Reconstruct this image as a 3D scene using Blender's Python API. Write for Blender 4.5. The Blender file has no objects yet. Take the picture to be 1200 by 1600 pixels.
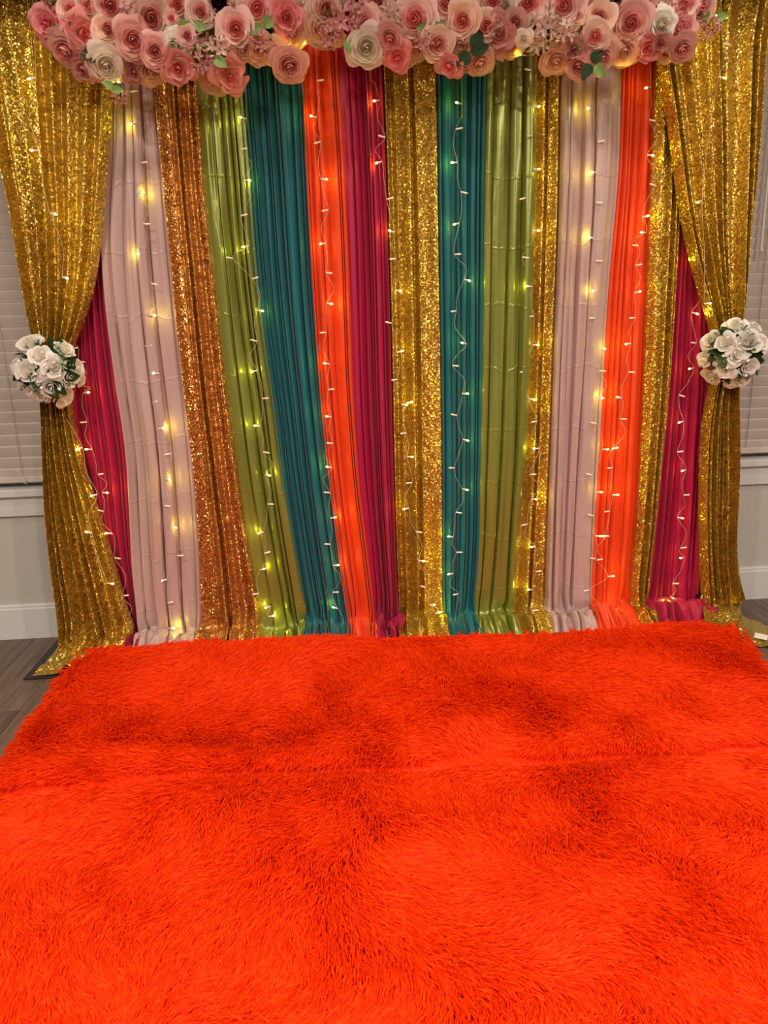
import bpy, bmesh, math, random
import numpy as np
from mathutils import Vector, Matrix

random.seed(7)
rng = np.random.default_rng(7)
S = bpy.context.scene
COL = S.collection

# ------------------------------------------------------------------ camera
FPX, CAM_H, WALL_Y = 1111.9, 1.198, 2.824
PITCH, YAW, ROLL = 0.253, 0.0681, -0.0273
_fwd = Vector((math.sin(YAW)*math.cos(PITCH), math.cos(YAW)*math.cos(PITCH), -math.sin(PITCH)))
_rt = Vector((math.cos(YAW), -math.sin(YAW), 0))
_up = _rt.cross(_fwd)
RT = _rt*math.cos(ROLL) + _up*math.sin(ROLL)
UP = -_rt*math.sin(ROLL) + _up*math.cos(ROLL)
FW = _fwd
CAM = Vector((0, 0, CAM_H))
cd = bpy.data.cameras.new('camera'); cam = bpy.data.objects.new('camera', cd); COL.objects.link(cam)
cd.sensor_fit = 'VERTICAL'; cd.sensor_height = 36; cd.lens = FPX/1600*36; cd.clip_start = .02
cam.matrix_world = Matrix(((RT.x, UP.x, -FW.x, 0), (RT.y, UP.y, -FW.y, 0), (RT.z, UP.z, -FW.z, CAM_H), (0, 0, 0, 1)))
S.camera = cam

# ------------------------------------------------------------------ world, lights, exposure
w = bpy.data.worlds.new('world'); S.world = w; w.use_nodes = True
w.node_tree.nodes['Background'].inputs[0].default_value = (.9, .85, .8, 1)
w.node_tree.nodes['Background'].inputs[1].default_value = .15
S.view_settings.view_transform = 'Standard'; S.view_settings.look = 'None'
S.view_settings.exposure = 0.16; S.view_settings.gamma = 1; S.view_settings.use_curve_mapping = False
CEIL = 2.75
def ceiling_lamp(x, y, power, size=.16, colour=(1, .9, .78)):
    l = bpy.data.lights.new('ceiling_lamp', 'AREA'); l.shape = 'DISK'; l.size = size; l.energy = power; l.color = colour
    l.spread = math.radians(170)
    o = bpy.data.objects.new('ceiling_lamp', l); o.location = (x, y, CEIL-.01); COL.objects.link(o)
for x, y, p in ((-.7, 1.7, 9), (1.15, 1.7, 9), (-.9, .1, 44), (1.35, .1, 44), (-.9, -1.7, 80), (1.35, -1.7, 80)):
    ceiling_lamp(x, y, p)

# ------------------------------------------------------------------ helpers
def ray(px, py):
    return FW + RT*((px-600)/FPX) - UP*((py-800)/FPX)
def at(px, py, Y):
    d = ray(px, py); return d*(Y/d.y) + CAM
def onz(px, py, z=0.0):
    d = ray(px, py); return d*((z-CAM_H)/d.z) + CAM
def mesh(name, verts, faces, mats=None, parent=None, smooth=True, midx=None):
    me = bpy.data.meshes.new(name)
    me.from_pydata([tuple(v) for v in verts], [], faces)
    if mats is not None:
        for m in (mats if isinstance(mats, (list, tuple)) else [mats]): me.materials.append(m)
    if midx is not None: me.polygons.foreach_set('material_index', midx)
    if smooth: me.polygons.foreach_set('use_smooth', [True]*len(me.polygons))
    me.update()
    return link(name, me, parent)
def link(name, me, parent=None):
    o = bpy.data.objects.new(name, me); COL.objects.link(o)
    if parent is not None: o.parent = parent
    return o
def gridmesh(name, P, mats=None, parent=None):
    """P: (rows, cols, 3) array"""
    r, c, _ = P.shape
    me = bpy.data.meshes.new(name)
    v = P.reshape(-1, 3)
    i = np.arange((r-1)*(c-1)); a = (i//(c-1))*c + i % (c-1)
    q = np.stack([a, a+1, a+c+1, a+c], 1)
    me.from_pydata(v.tolist(), [], q.tolist())
    if mats is not None: me.materials.append(mats)
    me.polygons.foreach_set('use_smooth', [True]*len(me.polygons))
    me.update()
    return link(name, me, parent)
def tag(o, label=None, cat=None, group=None, kind=None):
    if label: o['label'] = label
    if cat: o['category'] = cat
    if group: o['group'] = group
    if kind: o['kind'] = kind
    return o
def empty(name, loc=(0, 0, 0)):
    o = bpy.data.objects.new(name, None); o.location = loc; o.empty_display_size = .05; COL.objects.link(o); return o
def boxdata(x0, x1, y0, y1, z0, z1, bev=0.0):
    bm = bmesh.new()
    bmesh.ops.create_cube(bm, size=1)
    for v in bm.verts:
        v.co = Vector((x0+(v.co.x+.5)*(x1-x0), y0+(v.co.y+.5)*(y1-y0), z0+(v.co.z+.5)*(z1-z0)))
    if bev: bmesh.ops.bevel(bm, geom=list(bm.edges), offset=bev, segments=1, affect='EDGES')
    return bm
def box(name, x0, x1, y0, y1, z0, z1, mat, parent=None, bev=0.0):
    bm = boxdata(x0, x1, y0, y1, z0, z1, bev)
    me = bpy.data.meshes.new(name); bm.to_mesh(me); bm.free(); me.materials.append(mat)
    return link(name, me, parent)
def tube(pts, rad, seg=6):
    """verts, faces of a tube along pts; rad scalar or list"""
    V, F = [], []
    n = len(pts); pts = [Vector(p) for p in pts]
    rads = rad if isinstance(rad, (list, tuple)) else [rad]*n
    for i, p in enumerate(pts):
        t = (pts[min(i+1, n-1)]-pts[max(i-1, 0)]).normalized()
        a = t.cross(Vector((0, 1, 0)))
        if a.length < 1e-3: a = t.cross(Vector((1, 0, 0)))
        a.normalize(); b = t.cross(a)
        for k in range(seg):
            an = 2*math.pi*k/seg
            V.append(p+(a*math.cos(an)+b*math.sin(an))*rads[i])
    for i in range(n-1):
        for k in range(seg):
            k2 = (k+1) % seg
            F.append((i*seg+k, i*seg+k2, (i+1)*seg+k2, (i+1)*seg+k))
    F.append(tuple(range(seg))[::-1]); F.append(tuple((n-1)*seg+k for k in range(seg)))
    return V, F
def spline(pts, sub=6):
    out = []
    P = [Vector(p) for p in pts]
    for i in range(len(P)-1):
        p0, p1, p2, p3 = P[max(i-1, 0)], P[i], P[i+1], P[min(i+2, len(P)-1)]
        for s in range(sub):
            t = s/sub
            out.append(.5*((2*p1)+(p2-p0)*t+(2*p0-5*p1+4*p2-p3)*t*t+(3*p1-p0-3*p2+p3)*t**3))
    out.append(P[-1]); return out
def vnoise(x, y, seed):
    """smooth value noise in [-1, 1] on numpy arrays"""
    r = np.random.default_rng(seed); G = r.uniform(-1, 1, (64, 64))
    x = np.asarray(x, float)+17.3; y = np.asarray(y, float)+9.1
    xi = np.floor(x).astype(int); yi = np.floor(y).astype(int); fx = x-xi; fy = y-yi
    fx = fx*fx*(3-2*fx); fy = fy*fy*(3-2*fy)
    g = lambda a, b: G[a % 64, b % 64]
    return (g(xi, yi)*(1-fx)+g(xi+1, yi)*fx)*(1-fy)+(g(xi, yi+1)*(1-fx)+g(xi+1, yi+1)*fx)*fy
def lin(c):
    return tuple(((v/255)/12.92 if v/255 <= .04045 else ((v/255+.055)/1.055)**2.4) for v in c)+(1,)

# ------------------------------------------------------------------ materials
class NT:
    def __init__(s, name):
        s.m = bpy.data.materials.new(name); s.m.use_nodes = True; s.t = s.m.node_tree; s.n = s.t.nodes
        s.b = s.n['Principled BSDF']
    def add(s, typ, **kw):
        n = s.n.new(typ)
        for k, v in kw.items(): setattr(n, k, v)
        return n
    def l(s, a, b): s.t.links.new(a, b)
def plain(name, col, rough=.6, metal=0.0, spec=.5, sheen=0.0):
    t = NT(name); b = t.b
    b.inputs['Base Color'].default_value = lin(col); b.inputs['Roughness'].default_value = rough
    b.inputs['Metallic'].default_value = metal; b.inputs['Specular IOR Level'].default_value = spec
    b.inputs['Sheen Weight'].default_value = sheen
    return t.m
def wallpaint(name, col, bump=.12, scale=160):
    t = NT(name); t.b.inputs['Base Color'].default_value = lin(col); t.b.inputs['Roughness'].default_value = .55
    tc = t.add('ShaderNodeTexCoord'); n = t.add('ShaderNodeTexNoise'); n.inputs['Scale'].default_value = scale; n.inputs['Detail'].default_value = 3
    bp = t.add('ShaderNodeBump'); bp.inputs['Strength'].default_value = bump; bp.inputs['Distance'].default_value = .004
    t.l(tc.outputs['Object'], n.inputs['Vector']); t.l(n.outputs[0], bp.inputs['Height']); t.l(bp.outputs[0], t.b.inputs['Normal'])
    return t.m
def sequin(name, col, col2, rough=.27, tilt=.85, scale=330):
    t = NT(name); b = t.b
    b.inputs['Metallic'].default_value = .8; b.inputs['Roughness'].default_value = rough
    tc = t.add('ShaderNodeTexCoord')
    v = t.add('ShaderNodeTexVoronoi'); v.inputs['Scale'].default_value = scale; v.inputs['Randomness'].default_value = .75
    t.l(tc.outputs['Object'], v.inputs['Vector'])
    # each sequin tilts its own way
    sub = t.add('ShaderNodeVectorMath', operation='SUBTRACT'); sub.inputs[1].default_value = (.5, .5, .5)
    sc = t.add('ShaderNodeVectorMath', operation='SCALE'); sc.inputs['Scale'].default_value = tilt
    # clusters that catch the light together
    n = t.add('ShaderNodeTexNoise'); n.inputs['Scale'].default_value = 55; n.inputs['Detail'].default_value = 2
    t.l(tc.outputs['Object'], n.inputs['Vector'])
    sub2 = t.add('ShaderNodeVectorMath', operation='SUBTRACT'); sub2.inputs[1].default_value = (.5, .5, .5)
    sc2 = t.add('ShaderNodeVectorMath', operation='SCALE'); sc2.inputs['Scale'].default_value = .5
    g = t.add('ShaderNodeNewGeometry')
    a1 = t.add('ShaderNodeVectorMath', operation='ADD'); a2 = t.add('ShaderNodeVectorMath', operation='ADD')
    nn = t.add('ShaderNodeVectorMath', operation='NORMALIZE')
    t.l(v.outputs['Color'], sub.inputs[0]); t.l(sub.outputs[0], sc.inputs[0])
    t.l(n.outputs['Color'], sub2.inputs[0]); t.l(sub2.outputs[0], sc2.inputs[0])
    t.l(g.outputs['Normal'], a1.inputs[0]); t.l(sc.outputs[0], a1.inputs[1])
    t.l(a1.outputs[0], a2.inputs[0]); t.l(sc2.outputs[0], a2.inputs[1]); t.l(a2.outputs[0], nn.inputs[0])
    t.l(nn.outputs[0], b.inputs['Normal'])
    sep = t.add('ShaderNodeSeparateColor'); t.l(v.outputs['Color'], sep.inputs[0])
    mx = t.add('ShaderNodeMix', data_type='RGBA'); mx.inputs[6].default_value = lin(col); mx.inputs[7].default_value = lin(col2)
    t.l(sep.outputs[0], mx.inputs[0]); t.l(mx.outputs[2], b.inputs['Base Color'])
    return t.m
def cloth(name, col, rough=.6, metal=0.0, sheen=.0, crease=0.0, weave=.05, spec=.4, trans=0.0):
    t = NT(name); b = t.b
    b.inputs['Base Color'].default_value = lin(col); b.inputs['Roughness'].default_value = rough
    b.inputs['Metallic'].default_value = metal; b.inputs['Sheen Weight'].default_value = sheen
    b.inputs['Specular IOR Level'].default_value = spec
    tc = t.add('ShaderNodeTexCoord'); sx = t.add('ShaderNodeSeparateXYZ'); t.l(tc.outputs['Object'], sx.inputs[0])
    n = t.add('ShaderNodeTexNoise'); n.inputs['Scale'].default_value = 7; n.inputs['Detail'].default_value = 3
    mp = t.add('ShaderNodeMapping'); mp.inputs['Scale'].default_value = (1.6, 1, .8)
    t.l(tc.outputs['Object'], mp.inputs[0]); t.l(mp.outputs[0], n.inputs['Vector'])
    # packing creases: thin horizontal lines, broken and drifting
    m1 = t.add('ShaderNodeMath', operation='MULTIPLY_ADD'); m1.inputs[1].default_value = .12
    t.l(n.outputs[0], m1.inputs[0]); t.l(sx.outputs[2], m1.inputs[2])
    m2 = t.add('ShaderNodeMath', operation='PINGPONG'); m2.inputs[1].default_value = .11; t.l(m1.outputs[0], m2.inputs[0])
    m3 = t.add('ShaderNodeMapRange'); m3.inputs[1].default_value = 0; m3.inputs[2].default_value = .006; m3.inputs[3].default_value = 1; m3.inputs[4].default_value = 0
    t.l(m2.outputs[0], m3.inputs[0])
    m4 = t.add('ShaderNodeMath', operation='MULTIPLY'); m4.inputs[1].default_value = crease; t.l(m3.outputs[0], m4.inputs[0])
    n2 = t.add('ShaderNodeTexNoise'); n2.inputs['Scale'].default_value = 24; n2.inputs['Detail'].default_value = 4; n2.inputs['Distortion'].default_value = 1.2
    t.l(tc.outputs['Object'], n2.inputs['Vector'])
    m5 = t.add('ShaderNodeMath', operation='MULTIPLY_ADD'); m5.inputs[1].default_value = weave*8
    t.l(n2.outputs[0], m5.inputs[0]); t.l(m4.outputs[0], m5.inputs[2])
    bp = t.add('ShaderNodeBump'); bp.inputs['Strength'].default_value = .5; bp.inputs['Distance'].default_value = .004
    t.l(m5.outputs[0], bp.inputs['Height']); t.l(bp.outputs[0], b.inputs['Normal'])
    if trans:
        out = t.n['Material Output']; tr = t.add('ShaderNodeBsdfTranslucent'); tr.inputs[0].default_value = lin(col)
        ms = t.add('ShaderNodeMixShader'); ms.inputs[0].default_value = trans
        t.l(b.outputs[0], ms.inputs[1]); t.l(tr.outputs[0], ms.inputs[2]); t.l(ms.outputs[0], out.inputs[0])
    return t.m
def petal(name, col, trans=.25, rough=.55):
    t = NT(name); b = t.b
    c = lin(col); oi = t.add('ShaderNodeObjectInfo'); hs = t.add('ShaderNodeHueSaturation')
    hs.inputs['Color'].default_value = c
    mr = t.add('ShaderNodeMapRange'); mr.inputs[3].default_value = .88; mr.inputs[4].default_value = 1.1
    t.l(oi.outputs['Random'], mr.inputs[0]); t.l(mr.outputs[0], hs.inputs['Value'])
    t.l(hs.outputs[0], b.inputs['Base Color']); b.inputs['Roughness'].default_value = rough
    out = t.n['Material Output']; tr = t.add('ShaderNodeBsdfTranslucent'); t.l(hs.outputs[0], tr.inputs[0])
    ms = t.add('ShaderNodeMixShader'); ms.inputs[0].default_value = trans
    t.l(b.outputs[0], ms.inputs[1]); t.l(tr.outputs[0], ms.inputs[2]); t.l(ms.outputs[0], out.inputs[0])
    return t.m
def emitter(name, col, strength):
    t = NT(name); t.b.inputs['Base Color'].default_value = (1, .9, .6, 1)
    t.b.inputs['Emission Color'].default_value = col; t.b.inputs['Emission Strength'].default_value = strength
    return t.m
def woodmat(name):
    t = NT(name); b = t.b
    tc = t.add('ShaderNodeTexCoord'); oi = t.add('ShaderNodeObjectInfo')
    ad = t.add('ShaderNodeVectorMath', operation='ADD'); sc = t.add('ShaderNodeMapping'); sc.inputs['Scale'].default_value = (14, 1.3, 1)
    cm = t.add('ShaderNodeCombineXYZ'); m = t.add('ShaderNodeMath', operation='MULTIPLY'); m.inputs[1].default_value = 40
    t.l(oi.outputs['Random'], m.inputs[0]); t.l(m.outputs[0], cm.inputs[0]); t.l(m.outputs[0], cm.inputs[1])
    t.l(tc.outputs['Object'], ad.inputs[0]); t.l(cm.outputs[0], ad.inputs[1]); t.l(ad.outputs[0], sc.inputs[0])
    n = t.add('ShaderNodeTexNoise'); n.inputs['Scale'].default_value = 2.2; n.inputs['Detail'].default_value = 7; n.inputs['Roughness'].default_value = .62; n.inputs['Distortion'].default_value = .5
    t.l(sc.outputs[0], n.inputs['Vector'])
    cr = t.add('ShaderNodeValToRGB'); cr.color_ramp.elements[0].position = .3; cr.color_ramp.elements[1].position = .72
    cr.color_ramp.elements[0].color = lin((70, 55, 45)); cr.color_ramp.elements[1].color = lin((120, 99, 82))
    t.l(n.outputs[0], cr.inputs[0])
    hs = t.add('ShaderNodeHueSaturation'); mr = t.add('ShaderNodeMapRange'); mr.inputs[3].default_value = .8; mr.inputs[4].default_value = 1.12
    t.l(oi.outputs['Random'], mr.inputs[0]); t.l(mr.outputs[0], hs.inputs['Value']); t.l(cr.outputs[0], hs.inputs['Color'])
    t.l(hs.outputs[0], b.inputs['Base Color']); b.inputs['Roughness'].default_value = .42
    bp = t.add('ShaderNodeBump'); bp.inputs['Strength'].default_value = .15; bp.inputs['Distance'].default_value = .002
    t.l(n.outputs[0], bp.inputs['Height']); t.l(bp.outputs[0], b.inputs['Normal'])
    return t.m
def furmat(name, hair=True):
    t = NT(name); b = t.b
    hi = t.add('ShaderNodeHairInfo'); cr = t.add('ShaderNodeValToRGB')
    cr.color_ramp.elements[0].color = (.84, .033, .0005, 1); cr.color_ramp.elements[1].color = (.95, .08, .001, 1)
    t.l(hi.outputs['Random'], cr.inputs[0]); t.l(cr.outputs[0], b.inputs['Base Color'])
    b.inputs['Roughness'].default_value = .6; b.inputs['Specular IOR Level'].default_value = .2
    out = t.n['Material Output']; tr = t.add('ShaderNodeBsdfTranslucent'); t.l(cr.outputs[0], tr.inputs[0])
    ms = t.add('ShaderNodeMixShader'); ms.inputs[0].default_value = .38
    t.l(b.outputs[0], ms.inputs[1]); t.l(tr.outputs[0], ms.inputs[2]); t.l(ms.outputs[0], out.inputs[0])
    return t.m

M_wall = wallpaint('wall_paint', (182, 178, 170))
M_wall2 = wallpaint('dimmed_wall_paint', (150, 143, 134))  # unseen walls toned down to cut bounced light and raise contrast
M_white = wallpaint('trim_paint', (200, 198, 195), .03, 60)
M_ceil = wallpaint('ceiling_paint', (235, 232, 226))
M_blind = plain('blind_slat', (192, 182, 173), .45)
M_cord = plain('blind_cord', (215, 208, 200), .8)
M_cordd = plain('ladder_cord', (120, 110, 102), .8)
M_glass = plain('dark_night_pane', (14, 15, 18), .05, 0, .8)
M_wood = woodmat('wood_planks')
M_sub = plain('subfloor', (60, 45, 38), .9)
M_gold = sequin('gold_sequins', (220, 190, 92), (168, 132, 42), scale=230)
M_gold_b = sequin('bright_gold_sequins', (226, 196, 98), (176, 140, 48), scale=230)
M_copper = sequin('copper_gold_sequins', (224, 176, 104), (178, 120, 56), scale=230)
M_mauve = cloth('mauve_satin', (178, 148, 144), .4, .0, .0, .5, .04, .6)
M_green = cloth('sage_satin', (128, 134, 58), .3, .42, .0, .4, .04, .6)
M_teal = cloth('teal_cloth', (6, 102, 112), .5, 0, .15, 0, .03, .4, .12)
M_orange = cloth('orange_cloth', (228, 66, 4), .5, 0, .1, 0, .03, .4, .06)
M_magenta = cloth('magenta_cloth', (174, 4, 66), .5, 0, .1, 0, .03, .4, .12)
M_fur = furmat('orange_shag')
M_rugbase = plain('rug_backing', (240, 60, 5), .9)
M_black = plain('black_steel', (28, 27, 28), .45)
M_pole = plain('grey_steel', (90, 90, 92), .35, .8)
M_wire = plain('clear_wire', (200, 186, 172), .4)
M_sleeve = plain('clear_sleeve', (242, 232, 220), .25)
M_led = emitter('lit_led', (1, .88, .3, 1), 8)
M_leaf = plain('dark_leaf', (34, 56, 26), .7, 0, .2)
M_leaf2 = plain('fresh_leaf', (110, 140, 62), .5)
M_tag = plain('white_tag', (235, 228, 218), .7)
M_print = plain('grey_print', (150, 140, 135), .7)

# ------------------------------------------------------------------ room
XL, XR, YB = -2.7, 3.2, -3.2
# floor: slab with planks laid along the depth of the room
fl = box('floor', XL, XR, YB, WALL_Y+.15, -.06, -.012, M_sub); tag(fl, kind='structure')
PW, PL = .18, 1.22
pm = None
ncol = int((XR-XL)/PW)+1
for i in range(ncol):
    off = (i*0.43) % 1*PL
    y = YB-PL+off
    while y < WALL_Y:
        x0 = XL+i*PW
        y0, y1 = max(y, YB), min(y+PL, WALL_Y)
        if y1-y0 > .02:
            if y0 == y and y1 == y+PL:
                if pm is None:
                    bm = boxdata(-PW/2+.0008, PW/2-.0008, .0008, PL-.0008, -.012, 0, .0015)
                    pm = bpy.data.meshes.new('plank'); bm.to_mesh(pm); bm.free(); pm.materials.append(M_wood)
                o = link('plank', pm, fl); o.location = (x0+PW/2, y0, 0)
            else:
                o = box('plank', -PW/2+.0008, PW/2-.0008, .0008, y1-y0-.0008, -.012, 0, M_wood, fl, .0015); o.location = (x0+PW/2, y0, 0)
        y += PL
tag(box('ceiling', XL, XR, YB, WALL_Y+.15, CEIL, CEIL+.1, M_ceil), kind='structure')
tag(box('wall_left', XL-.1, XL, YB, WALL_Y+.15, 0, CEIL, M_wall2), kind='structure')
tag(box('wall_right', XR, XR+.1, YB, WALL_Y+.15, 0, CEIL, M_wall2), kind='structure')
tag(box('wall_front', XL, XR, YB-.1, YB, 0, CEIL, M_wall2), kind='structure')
# back wall with two window openings
WINS = ((-2.35, -.55), (1.15, 2.95)); WZ0, WZ1 = .605, 2.32
bm = bmesh.new()
def addbox(bm, x0, x1, y0, y1, z0, z1):
    r = bmesh.ops.create_cube(bm, size=1)
    for v in r['verts']:
        v.co = Vector((x0+(v.co.x+.5)*(x1-x0), y0+(v.co.y+.5)*(y1-y0), z0+(v.co.z+.5)*(z1-z0)))
xs = [XL, WINS[0][0], WINS[0][1], WINS[1][0], WINS[1][1], XR]
for a, b_ in ((0, 1), (2, 3), (4, 5)): addbox(bm, xs[a], xs[b_], WALL_Y, WALL_Y+.15, 0, CEIL)
for a, b_ in ((1, 2), (3, 4)):
    addbox(bm, xs[a], xs[b_], WALL_Y, WALL_Y+.15, 0, WZ0); addbox(bm, xs[a], xs[b_], WALL_Y, WALL_Y+.15, WZ1, CEIL)
me = bpy.data.meshes.new('wall_back'); bm.to_mesh(me); bm.free(); me.materials.append(M_wall)
tag(link('wall_back', me), kind='structure')
# baseboard with a small stepped cap
V = []; prof = [(0, 0), (-.016, 0), (-.016, .128), (-.012, .133), (-.012, .141), (-.006, .147), (0, .147)]
for x in (XL, XR):
    for py, pz in prof: V.append((x, WALL_Y+py, pz))
F = [(i, (i+1) % 7, 7+(i+1) % 7, 7+i) for i in range(7)]
tag(mesh('baseboard_back', V, F, M_white, smooth=False), kind='structure')
# blinds
SLAT_P, SLAT_Z = .0445, .7024
for wi, (x0, x1) in enumerate(WINS):
    W = empty('window_%d' % (wi+1), ((x0+x1)/2, WALL_Y+.05, WZ0)); tag(W, kind='structure')
    cx = (x0+x1)/2
    def wb(name, a0, a1, b0, b1, c0, c1, m, bev=.0):
        o = box(name, a0-cx, a1-cx, b0-WALL_Y-.05, b1-WALL_Y-.05, c0-WZ0, c1-WZ0, m, W, bev); return o
    wb('pane', x0+.04, x1-.04, WALL_Y+.11, WALL_Y+.12, WZ0+.05, WZ1-.03, M_glass)
    for nm, a in (('window_frame', (x0, x0+.045, WZ0+.02, WZ1)), ('window_frame', (x1-.045, x1, WZ0+.02, WZ1)),
                  ('window_frame', (x0+.045, x1-.045, WZ0+.02, WZ0+.07)), ('window_frame', (x0+.045, x1-.045, WZ1-.045, WZ1)), ('window_frame', (cx-.02, cx+.02, WZ0+.07, WZ1-.045))):
        wb(nm, a[0], a[1], WALL_Y+.085, WALL_Y+.135, a[2], a[3], M_white, .003)
    wb('window_sill', x0-.06, x1+.06, WALL_Y-.035, WALL_Y+.1, .597, .628, M_white, .004)
    wb('apron', x0-.04, x1+.04, WALL_Y-.016, WALL_Y, .5177, .597, M_white, .002)
    wb('head_rail', x0+.006, x1-.006, WALL_Y+.005, WALL_Y+.06, WZ1-.05, WZ1, M_blind, .003)
    wb('bottom_rail', x0+.006, x1-.006, WALL_Y+.005, WALL_Y+.045, .647, .672, M_blind, .004)
    # one slat: shallow arc, nearly closed, top edge towards the room
    n = 6; V = []; hx = (x1-x0)/2-.008
    for sx in (-hx, hx):
        for side in (0, 1):
            for k in range(n):
                t = max(0, (k-1)/(n-2)); crown = .002*math.sin(math.pi*t)
                yy = (.0045 if k == 0 else -.006+.018*t - crown) + side*.0026; zz = (0 if k == 0 else -.0055-.045*t)
                V.append((sx, yy, zz))
    F = []
    for k in range(n-1):
        F.append((k, k+1, 2*n+k+1, 2*n+k)); F.append((n+k, 3*n+k, 3*n+k+1, n+k+1))
    F.append((0, 2*n, 3*n, n)); F.append((n-1, 2*n-1, 4*n-1, 3*n-1))
    F.append(tuple(range(n))[::-1]+tuple(range(n, 2*n))); F.append(tuple(range(2*n, 3*n))+tuple(range(3*n, 4*n))[::-1])
    sm = bpy.data.meshes.new('slat'); sm.from_pydata(V, [], F); sm.materials.append(M_blind); sm.update()
    z = SLAT_Z; first = True
    while z < WZ1-.06:
        o = link('slat', sm, W); o.location = (0, 0.028-.05, z-WZ0)
        o.rotation_euler = (random.uniform(-.01, .01), 0, 0)
        z += SLAT_P
    lx = [x0+.2, cx, x1-.2]
    # ladder cords seen in the photo
    if wi == 0: lx[2] = at(14, 600, WALL_Y+.02).x
    else: lx[0] = at(1178, 560, WALL_Y+.02).x
    for q in lx:
        V, F = tube([(q-cx, WALL_Y+.013-WALL_Y-.05, .655-WZ0), (q-cx, WALL_Y+.013-WALL_Y-.05, WZ1-.05-WZ0)], .0011, 5)
        mesh('ladder_cord', V, F, M_cordd if wi == 1 else M_cord, W)
    if wi == 0:
        a = at(27, 732, WALL_Y); pts = spline([(a.x-cx, -.062, a.z-WZ0), (a.x+.02-cx, -.066, a.z-.02-WZ0), (a.x+.032-cx, -.064, a.z-.035-WZ0), (a.x+.02-cx, -.062, a.z-.05-WZ0), (a.x+.03-cx, -.062, a.z-.06-WZ0)])
        V, F = tube(pts, .0015, 5); mesh('cord_end', V, F, M_cord, W)
    else:
        a = at(1201, 200, WALL_Y-.02); b_ = at(1188, 395, WALL_Y-.02)
        V, F = tube([(b_.x-cx, -.075, b_.z-WZ0), (b_.x-cx, -.075, b_.z+.015-WZ0), (b_.x-cx, -.073, b_.z+.02-WZ0), (b_.x-cx, -.068, 2.28-WZ0)], [.005, .005, .0035, .0035], 8)
        mesh('tilt_wand', V, F, M_cord, W)

# ------------------------------------------------------------------ backdrop stand
CY = 2.685   # plane of the inner curtains
OY = 2.60    # plane of the outer tied drapes
st = empty('backdrop_stand', (.25, 2.62, 0)); tag(st, 'black steel backdrop stand with flat square base plates under the gold drapes', 'stand')
pl = []
fc = [onz(32, 1064, .008), onz(128, 1058, .008)]
xa = fc[0].x
for nm, x0, x1 in (('base_plate', xa, xa+.42), ('base_plate', 1.30, 1.60)):
    y0, y1 = (2.43, 2.80) if x0 < 0 else (2.47, 2.77)
    o = box(nm, x0-.25, x1-.25, y0-2.62, y1-2.62, 0, .008, M_black, st, .002)
for x in (xa+.2, 1.5):
    V, F = tube([(x-.25, .05, .008), (x-.25, .05, 2.47)], .019, 14); mesh('upright_pole', V, F, M_pole, st)
    V, F = tube([(x-.25, .05, .008), (x-.25, .05, .09)], .027, 14); mesh('pole_socket', V, F, M_black, st)
V, F = tube([(-1.3-.25, .065, 2.46), (1.85-.25, .065, 2.46)], .016, 12); mesh('crossbar', V, F, M_pole, st)
V, F = tube([(-1.35-.25, -.02, 2.46), (1.9-.25, -.02, 2.46)], .016, 12); mesh('crossbar', V, F, M_pole, st)

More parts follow.
